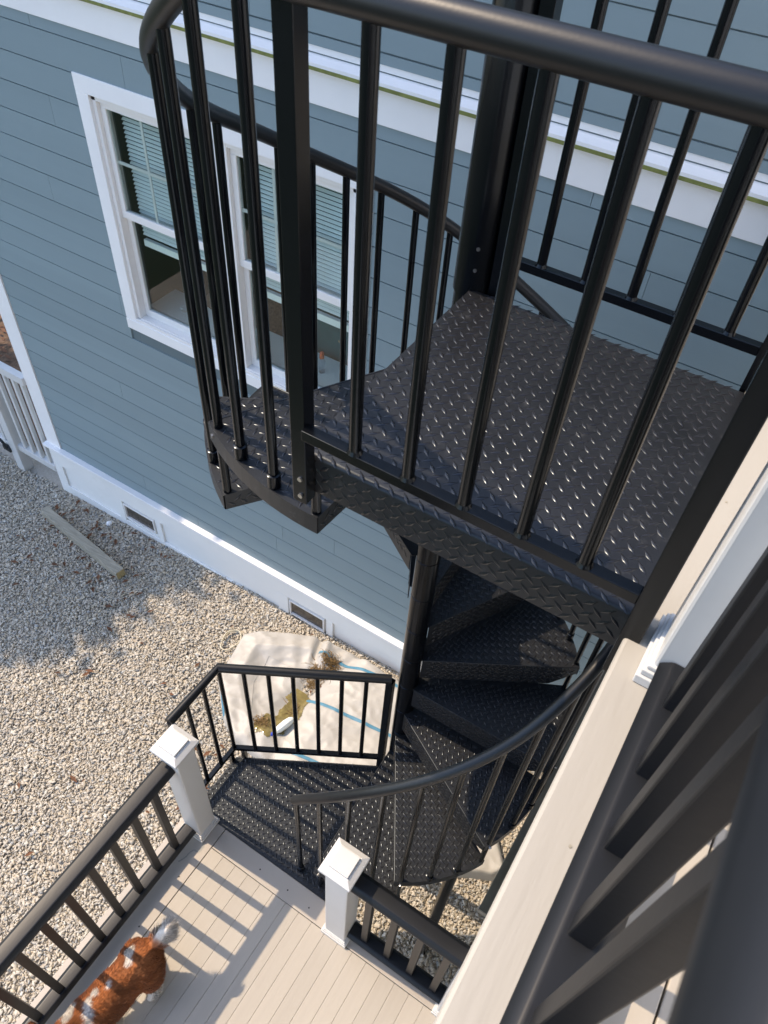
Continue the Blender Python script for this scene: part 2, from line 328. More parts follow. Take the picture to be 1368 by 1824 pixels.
# what shows through the lower sashes
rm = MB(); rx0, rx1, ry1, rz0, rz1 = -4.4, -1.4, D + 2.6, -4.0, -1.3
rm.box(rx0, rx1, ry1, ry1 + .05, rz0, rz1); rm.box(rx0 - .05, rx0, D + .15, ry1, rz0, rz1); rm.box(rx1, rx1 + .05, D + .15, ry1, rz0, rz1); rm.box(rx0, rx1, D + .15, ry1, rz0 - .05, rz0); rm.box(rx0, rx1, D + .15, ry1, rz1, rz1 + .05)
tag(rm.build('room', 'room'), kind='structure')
sh = MB(); sh.box(-3.85, -1.95, D + .145, D + .42, -3.235, -3.205); tag(sh.build('window_shelf', 'slat', bevel=.004), 'pale shelf just inside the lower window panes', 'shelf')
n = 16; sv = []
for j in range(n):
    for i in range(n):
        u, q = i / (n - 1), j / (n - 1); hgt = .34 * (math.sin(math.pi * u) ** .5) * (math.sin(math.pi * q) ** .5) + rng.normal(0, .018)
        sv.append((-3.62 + .62 * u, D + .35 + .6 * q, -3.3 + hgt))
sf = [(j * n + i, j * n + i + 1, (j + 1) * n + i + 1, (j + 1) * n + i) for j in range(n - 1) for i in range(n - 1)]
tag(npmesh('cushion', sv, sf, 'shag', org=(-3.3, D + .6, -3.3), smooth=True), 'brown shaggy cushion behind the left lower window pane', 'cushion')
tb = MB(); tb.prism([(-2.75, D + .5), (-2.0, D + .45), (-1.95, D + 1.05), (-2.7, D + 1.1)], -3.6, -2.95); tag(tb.build('storage_bin', 'teal', bevel=.02), 'dark teal storage bin behind the right lower window pane', 'bin')
tag(MB().obox((-2.42, D + .50, -3.10), (-2.02, D + .62, -2.90), .05, .03).build('wood_stick', 'timber_end', bevel=.003), 'light wooden slat leaning on the teal bin inside the window', 'slat')
jb = thing('squeeze_bottle', (-2.40, D + .26, -3.205), 'small clear bottle with an orange cap on the window shelf', 'bottle')
MB().lathe((-2.40, D + .26), [(.022, -3.205), (.024, -3.12), (.010, -3.09)], 14).build('body', 'clear', jb, 40); MB().lathe((-2.40, D + .26), [(.017, -3.09), (.015, -3.05), (.005, -3.04)], 14).build('cap', 'orange', jb, 40)
tag(MB().lathe((-3.02, D + .24), [(.025, -3.205), (.03, -3.16), (.012, -3.12)], 14).build('blue_jar', 'blue', smooth=40), 'small blue jar on the shelf in the left window', 'jar')
tag(MB().path([(-3.55 + .05 * math.cos(a), D + .22 + .03 * math.sin(a), -3.2 + .002 * i) for i, a in enumerate(np.linspace(0, 11, 30))], .003, 6).build('cable_coil', 'slat', smooth=60), 'pale coil of cable on the left end of the window shelf', 'cable')
# ------------------------------------------------------------------ white fence at the left corner
fence = thing('fence', (-5.8, D - .02, -5.98), 'low white picket fence joining the left corner of the house', 'fence')
MB().box(-6.06, -5.509, D - .06, D + .01, -4.61, -4.525).build('top_rail', 'white', fence, bevel=.004)
MB().box(-6.06, -5.509, D - .055, D + .005, -5.72, -5.64).build('bottom_rail', 'white', fence, bevel=.004)
for i in range(4): MB().box(-5.975 + .123 * i, -5.94 + .123 * i, D - .042, D - .007, -5.64, -4.61).build('picket', 'white', fence, bevel=.002)
MB().box(-6.17, -6.06, D - .08, D + .03, -6.05, -4.46).build('post', 'white', fence, bevel=.004)
gate = thing('gate', (-6.7, D - .02, -5.98), 'white picket gate with black latch left of the fence post', 'gate')
MB().box(-7.2, -6.19, D - .06, D + .01, -4.61, -4.525).build('top_rail', 'white', gate, bevel=.004); MB().box(-7.2, -6.19, D - .055, D + .005, -5.80, -5.70).build('bottom_rail', 'white', gate, bevel=.004)
for i in range(7): MB().box(-7.15 + .14 * i, -7.11 + .14 * i, D - .042, D - .007, -5.70, -4.61).build('picket', 'white', gate, bevel=.002)
lt = MB(); lt.box(-6.27, -6.16, D - .10, D - .062, -5.78, -5.72); lt.path([(-6.2, D - .09, -5.75), (-6.2, D - .12, -5.62), (-6.23, D - .12, -5.60)], .016, 8); lt.build('latch', 'black', gate, bevel=.004)
mv = []; 
tag(MB().box(-9.5, -5.52, D + .25, D + 7, -6.2, -5.955).build('mulch_bed', 'mulch'), kind='structure')
lv, lf = [], []
for _ in range(900):
    x, y = rng.uniform(-9, -5.6), rng.uniform(D + .3, D + 3.5); a = rng.uniform(0, 6.28); l = rng.uniform(.03, .08); k = len(lv); z = -5.95 + rng.uniform(0, .03)
    dx, dy = math.cos(a) * l, math.sin(a) * l
    lv += [(x - dx, y - dy, z), (x + dy * .3, y - dx * .3, z + .012), (x + dx, y + dy, z + rng.uniform(0, .02)), (x - dy * .3, y + dx * .3, z)]; lf.append((k, k + 1, k + 2, k + 3))
tag(npmesh('leaf_mulch', lv, lf, 'leaf'), 'brown leaf mulch on the ground behind the white fence', 'mulch', kind='stuff')
# ------------------------------------------------------------------ upper deck
updeck = thing('upper_deck', (.6, .5, -1.5), 'tan upper deck with cream rim board along its open edge', 'deck', kind='structure')
MB().box(.0205, .166, -2.2, 3.0, ZP - .034, ZP).build('rim_board', 'rim', updeck, bevel=.007)
MB().box(.030, .07, -2.2, 3.0, ZP - .42, ZP - .035).build('fascia', 'fascia', updeck)
for i in range(14): MB().box(.1695 + .0845 * i, .1695 + .0845 * i + .0815, -2.2, 3.0, ZP - .03, ZP - .004).build('deck_board', 'deck', updeck, bevel=.002)
MB().box(.07, 1.35, -2.2, 3.0, ZP - .30, ZP - .04).build('joist_frame', 'fascia', updeck)
for nx_, ny_ in ((.0795, .487), (.0815, 1.30), (.080, -.35)): MB().lathe((nx_, ny_), [(.0028, ZP + .0002), (.0026, ZP + .0012), (.001, ZP + .0014)], 10).build('screw', 'timber', updeck, 40)
# unseen white house wall beside the decks, added to bounce light onto the scene
nh = thing('bounce_wall', (3.0, -2.0, -5.98), 'unseen white house wall by the decks added to bounce light', 'house')
MB().box(1.38, 1.55, -7.5, 2.75, -6.2, 1.9).build('wall', 'trim', nh); MB().box(1.0, 5.6, -7.8, 3.0, 1.9, 2.05).build('roof', 'fascia', nh)
# ------------------------------------------------------------------ lower deck
ZD = ZL
lodeck = thing('lower_deck', (0, -.5, ZD - .2), 'tan lower deck of narrow boards beside the spiral stair', 'deck', kind='structure')
MB().box(-1.535, -1.3035, -2.6, .915, ZD - .032, ZD).build('border_board', 'border', lodeck, bevel=.003)
MB().box(-1.300, 1.3, .8015, .915, ZD - .032, ZD).build('border_board', 'border', lodeck, bevel=.003)
bd = MB().box(-.0402, .0402, -2.6, .799, ZD - .028, ZD - .001).build('deck_board', 'deck', lodeck, bevel=.0012, org=(0, 0, ZD)); bd.location.x = -1.260
for i in range(1, 32):
    inst('deck_board', bd, lodeck, (-1.260 + .0815 * i, 0, ZD)).location.z = bd.location.z
for i, o in enumerate([o for o in lodeck.children if o.name.startswith('deck_board')]): o.location.y = bd.location.y
for sx_, sy_ in ((-1.02, .855), (-.84, .853), (-.70, .845), (-1.345, .60), (-1.35, .32), (-1.35, .04)): MB().lathe((sx_, sy_), [(.0042, ZD + .0002), (.0038, ZD + .001), (.001, ZD + .0012)], 10).build('screw', 'fascia', lodeck, 40)
fa = MB(); fa.box(-1.515, 1.3, .86, .90, ZD - .30, ZD - .034); fa.box(-1.515, -1.475, -2.6, .86, ZD - .30, ZD - .034); fa.build('rim_joist', 'trim', lodeck)
for x, y in ((-1.40, .80), (-1.40, -1.4), (.1, .80)): MB().box(x - .06, x + .06, y - .06, y + .055, -6.2, ZD - .034).build('support_post', 'timber', lodeck)
# ------------------------------------------------------------------ railings of dark composite and white posts
def railprof(m, x0, x1, z0, z1, y0, y1, axis='y'):     # rounded bread-loaf rail
    w = (x1 - x0); h = z1 - z0
    pr = [(.14, 0), (.86, 0), (.87, .30), (.96, .33), (1, .40), (1, .58), (.97, .66), (.83, .955), (.79, .99), (.74, 1.0), (.26, 1.0), (.21, .99), (.17, .955), (.03, .66), (0, .58), (0, .40), (.04, .33), (.13, .30)]
    pts = [(x0 + a * w, z0 + b * h) for a, b in pr]; n = len(pts)
    f = lambda p, y: (p[0], y, p[1]) if axis == 'y' else (y, p[0], p[1])
    m.add([f(p, y0) for p in pts] + [f(p, y1) for p in pts], [tuple(range(n)), tuple(range(2 * n - 1, n - 1, -1))] + [(i, i + n, (i + 1) % n + n, (i + 1) % n) for i in range(n)]); return m
def post(name, cx, cy, z0, z1, label, group, cap=True, hw=.0565):
    p = thing(name, (cx, cy, z0), label, 'post', group)
    MB().box(cx - hw, cx + hw, cy - hw, cy + hw, z0, z1).build('shaft', 'white', p, bevel=.006)
    b = MB(); 
    for k, (e, h0, h1) in enumerate(((.016, .0, .022), (.011, .022, .036), (.006, .036, .046))): b.box(cx - hw - e, cx + hw + e, cy - hw - e, cy + hw + e, z0 + h0 + .001, z0 + h1)
    b.build('base_trim', 'white', p, bevel=.002)
    if cap:
        c = MB(); e = hw
        c.box(cx - e - .006, cx + e + .006, cy - e - .006, cy + e + .006, z1 - .01, z1 + .018)
        c.box(cx - e - .0205, cx + e + .0205, cy - e - .0205, cy + e + .0205, z1 + .0185, z1 + .034)
        a, q, t0, t1 = e + .0205, e - .004, z1 + .0345, z1 + .052
        c.add([(cx - a, cy - a, t0), (cx + a, cy - a, t0), (cx + a, cy + a, t0), (cx - a, cy + a, t0), (cx - q, cy - q, t1), (cx + q, cy - q, t1), (cx + q, cy + q, t1), (cx - q, cy + q, t1)],
              [(3, 2, 1, 0), (4, 5, 6, 7), (0, 1, 5, 4), (1, 2, 6, 5), (2, 3, 7, 6), (3, 0, 4, 7)])
        c.box(cx - q + .006, cx + q - .006, cy - q + .006, cy + q - .006, t1 + .0005, t1 + .012)
        c.build('cap', 'white', p, bevel=.0015)
    return p
G = 'white sleeved deck posts'
post('deck_post', -1.4285, .862, ZD, ZD + .935, 'white capped post at the left end of the lower landing opening', G)
post('deck_post', -.5165, .862, ZD, ZD + .935, 'white capped post in the middle of the lower deck edge', G)
post('deck_post', .118, .862, ZD, ZP - .31, 'white post under the upper deck rim ending the short lower railing', G, cap=False)
post('deck_post', .1335, .8645, ZP, -.16, 'white post standing on the upper deck beside the stair platform', G)
sp_ = thing('support_post', (.095, 1.83, float(zg(0))), 'grey treated wood post holding up the upper deck behind the stair', 'post')
MB().box(.0385, .1515, 1.7735, 1.8865, float(zg(0)) - .1, ZP - .31).build('shaft', 'greypost', sp_, bevel=.004); MB().box(.030, .160, 1.765, 1.895, float(zg(0)) - .1, float(zg(0)) + .06).build('footing', 'soil', sp_, bevel=.006)
def railing(label, name_org, axis, c, w, a0, a1, ztop, zbot, bal, hb=.040, ht=.058, bw=.034, shift=0):
    r = thing('deck_railing', name_org, label, 'railing', 'dark composite deck railings')
    railprof(MB(), c + shift - w / 2, c + shift + w / 2, ztop - ht, ztop, a0, a1, axis).build('top_rail', 'rail', r, 35, bevel=.0)
    railprof(MB(), c - w * .46, c + w * .46, zbot - hb, zbot, a0, a1, axis).build('bottom_rail', 'rail', r, 35)
    h = ztop - ht - zbot; m_ = MB().box(-bw / 2, bw / 2, -bw / 2, bw / 2, 0, h)
    s = m_.build('baluster', 'rail', r, bevel=.003, org=(0, 0, 0)); first = True
    for p in bal:
        loc = (c, p, zbot - .002) if axis == 'y' else (p, c, zbot - .002)
        if first: s.location = Vector(np.array(loc) - ORG[r.name]); first = False
        else: inst('baluster', s, r, loc)
    return r
railing('dark railing along the left edge of the lower deck above the gravel', (-1.44, -.6, ZD), 'y', -1.440, .090, -2.2, .803, ZD + .865, ZD + .088, [.690 - .1268 * i for i in range(22)])
railing('short dark railing between the middle white post and the upper deck rim', (-.2, .868, ZD), 'x', .868, .090, -.458, .060, ZD + .865, ZD + .088, [-.378 + .1275 * i for i in range(4)])
railing('dark railing of the upper deck closest to the viewer', (.116, 0, ZP), 'y', .1285, .096, -1.8, .806, -.262, ZP + .078, [.370 + .1222 * i for i in range(-14, 4)], ht=.064, shift=-.0085)
# ------------------------------------------------------------------ spiral staircase
stair = thing('spiral_staircase', (CX, CY, -5.85), 'black steel spiral staircase with diamond plate treads and tubular handrails', 'staircase')
def lugs(name, inside, o, u, v, nrm, ext, parent, org, pitch=.035):
    """raised diamond lugs on the plane o + a*u + b*v, a and b in ext, where inside(a, b)"""
    o, u, v, nrm = map(lambda q: np.array(q, float), (o, u, v, nrm)); Lh, w, h = .0185, .0052, .0030
    T = np.array([(-1, 0, 0), (-.5, .53, 0), (0, 1, 0), (.5, .53, 0), (1, 0, 0), (.5, -.53, 0), (0, -1, 0), (-.5, -.53, 0), (-.5, 0, .53), (0, 0, 1), (.5, 0, .53)]) * (Lh, w, h)
    TF = np.array([(0, 8, 1), (1, 8, 9), (1, 9, 2), (2, 9, 3), (9, 10, 3), (3, 10, 4), (4, 10, 5), (5, 10, 9), (5, 9, 6), (6, 9, 7), (9, 8, 7), (7, 8, 0)])
    V = []; 
    a0, a1, b0, b1 = ext
    for fam in (0, 1):
        A, B = np.meshgrid(np.arange(a0, a1, pitch) + fam * pitch / 2, np.arange(b0, b1, pitch) + fam * pitch / 2); A = A.ravel(); B = B.ravel()
        k = inside(A, B); A, B = A[k], B[k]
        if not len(A): continue
        s = math.sqrt(.5); e1 = (u - v) * s if fam == 0 else (u + v) * s; e2 = np.cross(nrm, e1)
        c = o + A[:, None] * u + B[:, None] * v
        V.append((c[:, None] + T[None, :, :1] * e1 + T[None, :, 1:2] * e2 + T[None, :, 2:] * nrm).reshape(-1, 3))
    if not V: return None
    V = np.concatenate(V); n = len(V) // 11; Fc = (TF[None] + (np.arange(n) * 11)[:, None, None]).reshape(-1, 3)
    ob = npmesh(name, V, Fc, 'lug', parent, org); tag(ob, kind='stuff'); return ob
# pole
zs = [ZP + .02] + [ZP - RISE * k for k in range(1, 14)]
pf = [(.047, -6.0)]
for k in range(20, 0, -1):
    z = ZP - RISE * k + .003
    pf += [(.048, z - .003), (.0455, z - .001), (.0455, z + .001), (.048, z + .003)]
pf += [(.048, ZP - .004)]
MB().lathe((CX, CY), pf, 32).build('pole', 'steel', stair, 30)
MB().lathe((CX, CY), [(.0525, ZP - .02), (.0525, -.14), (.045, -.125), (.012, -.118)], 32).build('pole_sleeve', 'steel', stair, 30)
for z, a in ((-1.045, -66), (-.985, -66)):
    ca, sa = math.cos(math.radians(a)), math.sin(math.radians(a)); MB().path([(CX + .052 * ca, CY + .052 * sa, z), (CX + .0555 * ca, CY + .0555 * sa, z)], .005, 8).build('screw', 'bolt', stair, 40)
# one tread, then copies
OFF = .0283
def rear_y(x): return math.tan(math.radians(30)) * x + .015 / math.cos(math.radians(30))
arc0 = math.asin(-OFF / RAD)
c30, s30 = math.cos(math.radians(30)), math.sin(math.radians(30)); tt = math.sqrt(RAD ** 2 - .015 ** 2); rx, ry = tt * c30 - .015 * s30, tt * s30 + .015 * c30; arc1 = math.atan2(ry, rx)
arc = [(RAD * math.cos(a), RAD * math.sin(a)) for a in np.linspace(arc0, arc1, 13)]
RI = (.035 * c30 - .055 * s30, .035 * s30 + .055 * c30)
tp = [(.035, -OFF)] + arc + [RI]
tm = MB(); tm.prism(tp, -.005, 0)
X1 = RAD * math.cos(arc0)
prof = [(.045, -.0051), (X1, -.0051), (X1, -.052), (X1 - .11, -.152), (.045, -.152)]
n = len(prof); tm.add([(x, -OFF, z) for x, z in prof] + [(x, -OFF + .004, z) for x, z in prof], [tuple(range(n - 1, -1, -1)), tuple(range(n, 2 * n))] + [(i, (i + 1) % n, (i + 1) % n + n, i + n) for i in range(n)])
d_ = np.array([c30, s30]); n_ = np.array([-s30, c30]); q0 = .045 * d_ + .0545 * n_; q1 = tt * d_ + .015 * n_
tm.add([(q0[0], q0[1], -.0051), (q1[0], q1[1], -.0051), (q1[0], q1[1], -.058), (q0[0], q0[1], -.10), (q0[0] - n_[0] * .004, q0[1] - n_[1] * .004, -.0051), (q1[0] - n_[0] * .004, q1[1] - n_[1] * .004, -.0051), (q1[0] - n_[0] * .004, q1[1] - n_[1] * .004, -.058), (q0[0] - n_[0] * .004, q0[1] - n_[1] * .004, -.10)],
       [(0, 1, 2, 3), (7, 6, 5, 4), (0, 4, 5, 1), (1, 5, 6, 2), (2, 6, 7, 3), (3, 7, 4, 0)])
for (xa, ya), (xb, yb) in zip(arc[:-1], arc[1:]):
    k = 1 + .004 / RAD; tm.add([(xa, ya, -.057), (xb, yb, -.057), (xb, yb, .001), (xa, ya, .001), (xa * k, ya * k, -.057), (xb * k, yb * k, -.057), (xb * k, yb * k, .001), (xa * k, ya * k, .001)],
                               [(0, 1, 2, 3), (7, 6, 5, 4), (0, 4, 5, 1), (2, 6, 7, 3)])
tm.path([(.05, -OFF + .0012, -.0012), (.4, -OFF + .0012, -.0012), (X1, -OFF + .0012, -.0012)], .0034, 8)
def place(o, parent, x, y, z, rot):
    o.parent = parent; o.location = Vector((x, y, z)) - Vector(ORG[parent.name]); o.rotation_euler = (0, 0, rot)
proto = tm.build('tread', 'plate', stair, org=(0, 0, 0))
inT = lambda a, b: (b > -OFF + .012) & (b < np.tan(math.radians(30)) * a + .004) & (np.hypot(a, b) < RAD - .012) & (a > .07)
pat = lugs('raised_pattern', inT, (0, 0, .0002), (1, 0, 0), (0, 1, 0), (0, 0, 1), (.06, .78, -.03, .42), proto, (0, 0, 0)); pat.location = (0, 0, 0)
inF = lambda a, b: (a < X1 - .015) & (b < -.012) & (b > -.142 + np.clip(a - (X1 - .11), 0, 1) * .85) & (a > .06)
pat2 = lugs('flange_pattern', inF, (0, -OFF - .0002, 0), (1, 0, 0), (0, 0, 1), (0, -1, 0), (.06, .78, -.155, 0), proto, (0, 0, 0)); pat2.location = (0, 0, 0)
qd = (q1 - q0) / np.linalg.norm(q1 - q0); qn = np.array([-qd[1], qd[0]]); ql = float(np.linalg.norm(q1 - q0))
pat3 = lugs('rear_flange_pattern', lambda a, b: (a > .02) & (a < ql - .018) & (b < -.016) & (b > -.050), (q0[0] + qn[0] * .0004, q0[1] + qn[1] * .0004, 0), (qd[0], qd[1], 0), (0, 0, 1), (qn[0], qn[1], 0), (.02, ql, -.06, 0), proto, (0, 0, 0)); pat3.location = (0, 0, 0)
for k in range(1, 13):
    if k == 1: tr, kids = proto, []
    else:
        tr = proto.copy(); tr.name = 'tread'; COL.objects.link(tr); kids = [pat, pat2, pat3]
        for s in kids: q = s.copy(); COL.objects.link(q); q.parent = tr
    place(tr, stair, CX, CY, ZP - RISE * k, math.radians(A0 - 30 * k))
# upper platform
PX0, PX1, PY0, PY1 = -.715, .0198, .9226, 1.694
pl = MB(); R_ = .010
yy = [(PY0 + R_, ZP), (PY0 + R_ * .5, ZP - R_ * .12), (PY0 + R_ * .12, ZP - R_ * .5), (PY0, ZP - R_), (PY0, ZP - .108)]
outer = [(PX0, PX1)]
def strip(m_, prof, x0, x1, th=.004, sgn=1):
    n = len(prof); vs = [(x0, y, z) for y, z in prof] + [(x1, y, z) for y, z in prof]
    m_.add(vs, [(i, n + i, n + i + 1, i + 1) if sgn > 0 else (i + 1, n + i + 1, n + i, i) for i in range(n - 1)])
full = yy[::-1] + [(PY1 - R_, ZP), (PY1 - R_ * .12, ZP - R_ * .5), (PY1, ZP - R_), (PY1, ZP - .108)]
strip(pl, full, PX0, PX1, sgn=1)
inn = [(y + (.004 if y < 1.3 else -.004), z - .004) for y, z in full]; inn[0] = (inn[0][0], full[0][1]); inn[-1] = (inn[-1][0], full[-1][1])
strip(pl, inn, PX0, PX1, sgn=-1)
pl.box(PX0 - .0005, PX0 + .0035, PY0 + .012, PY1 - .012, ZP - .06, ZP - .0045); pl.box(PX1 - .004, PX1, PY0 + .006, PY1 - .006, ZP - .10, ZP - .0045)
for q in (0, 1):
    y, s = (PY0, 1) if q == 0 else (PY1, -1); pl.add([(PX0, y, ZP - .108), (PX1, y, ZP - .108), (PX1, y + s * .004, ZP - .108), (PX0, y + s * .004, ZP - .108)], [(0, 1, 2, 3)])
plat = pl.build('platform', 'plate', stair, 50)
lugs('raised_pattern', lambda a, b: (a < PX1 - .008) & (a > PX0 + .004) & (b < PY1 - .012) & (b > PY0 + .004) & (np.hypot(a - CX, b - CY) > .065), (0, 0, ZP + .0002), (1, 0, 0), (0, 1, 0), (0, 0, 1), (PX0 + .01, PX1, PY0 + .006, PY1), plat, ORG[stair.name])
lugs('apron_pattern', lambda a, b: (b > -.104) & (a < PX1 - .008) & (b < -.008), (0, PY0 - .0002, ZP), (1, 0, 0), (0, 0, 1), (0, -1, 0), (PX0 + .01, PX1, -.112, 0), plat, ORG[stair.name])
# platform guards
ZT_ = -.267
def weld(p): pass
for yc, nb, xs_, px in ((.8875, 'near', [-.5585 + .1170 * i for i in range(5)], [(-.711, -.676, .886, .9205), (.0115, .0475, .868, .9205)]), (1.729, 'far', [-.552 + .1202 * i for i in range(5)], [(-.672, -.638, 1.7015, 1.7465), (.006, .040, 1.7015, 1.7465)])):
    x0, x1 = px[0][1], px[1][0]
    MB().box(x0, x1, yc - .0125, yc + .0125, -1.025, -1.0).build('bottom_rail', 'steel', stair, bevel=.0015)
    e0 = px[0][0] - (.0 if nb == 'near' else .0)
    MB().path([(e0 - .002, yc, ZT_), ((e0 + px[1][1]) / 2, yc, ZT_), (px[1][1] + .01, yc, ZT_)], .0235, 20).build('top_rail', 'grip', stair, 40)
    for (a, b, y0, y1) in px:
        o = MB().box(a, b, y0, y1, ZP - .118, ZT_ - .016).build('newel', 'steel', stair, bevel=.002)
        for z in (ZP - .095, ZP - .045):
            ys = y0 if nb == 'near' else y0
            xc = (a + b) / 2 + .004
            if nb == 'near' and a < -.5: MB().path([(xc, y0 - .004, z), (xc, y0 + .002, z)], .0058, 10).build('bolt', 'bolt', o, 40, org=ORG[stair.name]).location = (0, 0, 0)
    s = None
    for x in xs_:
        if s is None: s = MB().path([(0, 0, 0), (0, 0, -.285 + 1.0)], .0125, 14).build('baluster', 'steel', stair, 40, org=(0, 0, 0)); s.location = Vector(np.array((x, yc, -1.0)) - ORG[stair.name])
        else: inst('baluster', s, stair, (x, yc, -1.0))
        wv = MB(); wv.lathe((x, yc), [(.0165, -1.0), (.0145, -.996), (.0126, -.992)], 10); wv.build('weld_bead', 'steel', stair, 40)
MB().lathe((-.7136, .9735), [(.0125, ZP - RISE), (.0125, ZP - RISE + .14)], 12).build('spacer', 'steel', stair, 40)
# handrail helix, read off as height against turn
HT = [(-90, -.205), (-100, -.275), (-116, -.398), (-130, -.505), (-154.3, -.705), (-166, -.802), (-177, -.878), (-199.6, -1.055), (-212, -1.144), (-225, -1.236), (-236.5, -1.325), (-263, -1.552), (-280, -1.66), (-310, -1.82), (-345, -2.0), (-368, -2.10), (-381.3, -2.190), (-388, -2.291), (-396.4, -2.388), (-404.6, -2.471), (-415.4, -2.578), (-426.7, -2.706), (-439.1, -2.886), (-450.5, -3.098), (-460.5, -3.345)]
HA = np.array([a for a, _ in HT][::-1]); HZ = np.array([z for _, z in HT][::-1])
def hz(a):
    s = np.linspace(a - 9, a + 9, 19); s = np.clip(s, HA[0], HA[-1]); return float(np.interp(s, HA, HZ).mean()) if HA[0] + 9 < a < HA[-1] - 9 else float(np.interp(a, HA, HZ))
def hr(a): return .752 if a > -300 else (.76 if a < -370 else .752 + .008 * (-300 - a) / 70)
pts = [(CX + hr(a) * math.cos(math.radians(a)), CY + hr(a) * math.sin(math.radians(a)), hz(a)) for a in np.arange(-90, -460.6, -3)]
MB().path(pts, .0215, 18).build('handrail', 'grip', stair, 40)
for j in range(1, 38):
    a = A0 - 10 * j; r = hr(a); x, y = CX + (r - .001) * math.cos(math.radians(a)), CY + (r - .001) * math.sin(math.radians(a))
    if j % 3 == 0: zb = ZP - RISE * (j // 3 + 1)
    else: zb = ZP - RISE * (j // 3 + 1)
    zb = max(zb, ZL)
    o = MB().path([(x, y, zb - .002), (x, y, hz(a) - .006)], .0125, 14).build('baluster', 'steel', stair, 40)
    if j % 3: q = MB().lathe((x, y), [(.0125, zb + .044), (.0175, zb + .042), (.0175, zb + .002), (.0125, zb)][::-1], 14).build('collar', 'steel', o, 40, org=ORG[stair.name]); q.location = (0, 0, 0)
    else:
        xo, yo = math.cos(math.radians(a)), math.sin(math.radians(a)); q = MB().path([(x + xo * .012, y + yo * .012, zb + RISE - .025), (x + xo * .022, y + yo * .022, zb + RISE - .025)], .0065, 8).build('bolt', 'bolt', o, 40, org=ORG[stair.name]); q.location = (0, 0, 0)
# lower landing
LP = [(-1.513, .9175), (-.50, .9175), (-.62, 1.25), (-.70, 1.68), (-.795, 1.675), (-1.514, 1.261)]
land = MB().prism(LP, ZL - .005, ZL - .0005)
e = land; land = e.build('landing', 'plate', stair)
la = MB(); 
for p, q in zip(LP, LP[1:] + LP[:1]):
    if p[0] > -.71 and q[0] > -.71 and p != LP[0]: continue
    la.obox((p[0], p[1], ZL - .056), (q[0], q[1], ZL - .056), .004, .10)
la.build('landing_apron', 'plate', stair)
def inL(a, b):
    ok = np.ones_like(a, bool)
    for (x0, y0), (x1, y1) in zip(LP, LP[1:] + LP[:1]):
        l = math.hypot(x1 - x0, y1 - y0); ok &= ((x1 - x0) * (b - y0) - (y1 - y0) * (a - x0)) / l > .010
    return ok
q = lugs('raised_pattern', inL, (0, 0, ZL), (1, 0, 0), (0, 1, 0), (0, 0, 1), (-1.52, -.4, .92, 1.7), land, ORG[stair.name])
C1, C2, C3 = (-1.524, .93), (-1.524, 1.268), (-.800, 1.684); ZTL, ZBL = -3.262, -4.135
MB().path([(*C1, ZTL), (*C2, ZTL), (*C3, ZTL)], .0235, 18).build('landing_top_rail', 'grip', stair, 30)
br = MB(); br.obox((*C1, ZBL), (C2[0], C2[1] + .01, ZBL), .026, .026); br.obox((*C2, ZBL), (*C3, ZBL), .026, .026); br.build('landing_bottom_rail', 'steel', stair, bevel=.002)
s = MB().path([(0, 0, 0), (0, 0, ZTL - ZBL - .005)], .0118, 14).build('landing_baluster', 'steel', stair, 40, org=(0, 0, 0)); first = True
for p in [(C2[0] + (C3[0] - C2[0]) * i / 7, C2[1] + (C3[1] - C2[1]) * i / 7) for i in range(7)] + [(C2[0], C2[1] - .112 * i) for i in (1, 2, 3)]:
    loc = (p[0], p[1], ZBL)
    if first: s.location = Vector(np.array(loc) - ORG[stair.name]); first = False
    else: inst('landing_baluster', s, stair, loc)
MB().box(C3[0] - .020, C3[0] + .016, C3[1] - .022, C3[1] + .014, ZL - .09, ZTL - .01).build('landing_newel', 'steel', stair, bevel=.002)
for x, y in ((-1.522, 1.235), (-1.478, 1.292)): MB().box(x - .012, x + .012, y - .012, y + .012, ZL - .09, ZBL - .01).build('landing_leg', 'steel', stair, bevel=.0015)
fl = MB(); a = A0 - 370; fx, fy = -.62, 1.0
fl.lathe((-.583, .985), [(.052, ZL), (.052, ZL + .006), (.030, ZL + .010), (.026, ZL + .03), (.0125, ZL + .032)], 20); fl.build('foot_flange', 'steel', stair, 30)
MB().path([(-.165, 1.36, -5.95), (-.165, 1.36, ZP - 11 * RISE - .06)], .032, 16).build('support_leg', 'steel', stair, 40)
# ------------------------------------------------------------------ deflated inflatable mat on the gravel
OUT = np.array([(-2.74, 2.62), (-2.64, 2.16), (-2.36, 1.90), (-2.16, 1.80), (-1.0, 1.74), (-.3, 1.80), (.06, 1.98), (.14, 2.10), (-.06, 2.34), (-.10, 3.0), (-1.7, 3.025), (-2.2, 2.97), (-2.62, 2.74)])
def sdist(x, y):
    best = np.full_like(x, 1e9); ins = np.zeros_like(x, bool)
    for (x0, y0), (x1, y1) in zip(OUT, np.roll(OUT, -1, 0)):
        dx, dy = x1 - x0, y1 - y0; tt_ = np.clip(((x - x0) * dx + (y - y0) * dy) / (dx * dx + dy * dy), 0, 1)
        best = np.minimum(best, np.hypot(x - x0 - tt_ * dx, y - y0 - tt_ * dy)); cr = ((y0 > y) != (y1 > y)) & (x < dx * (y - y0) / (dy + 1e-12) + x0); ins ^= cr
    return np.where(ins, best, -best)
def sm(a, b, x): t_ = np.clip((x - a) / (b - a), 0, 1); return t_ * t_ * (3 - 2 * t_)
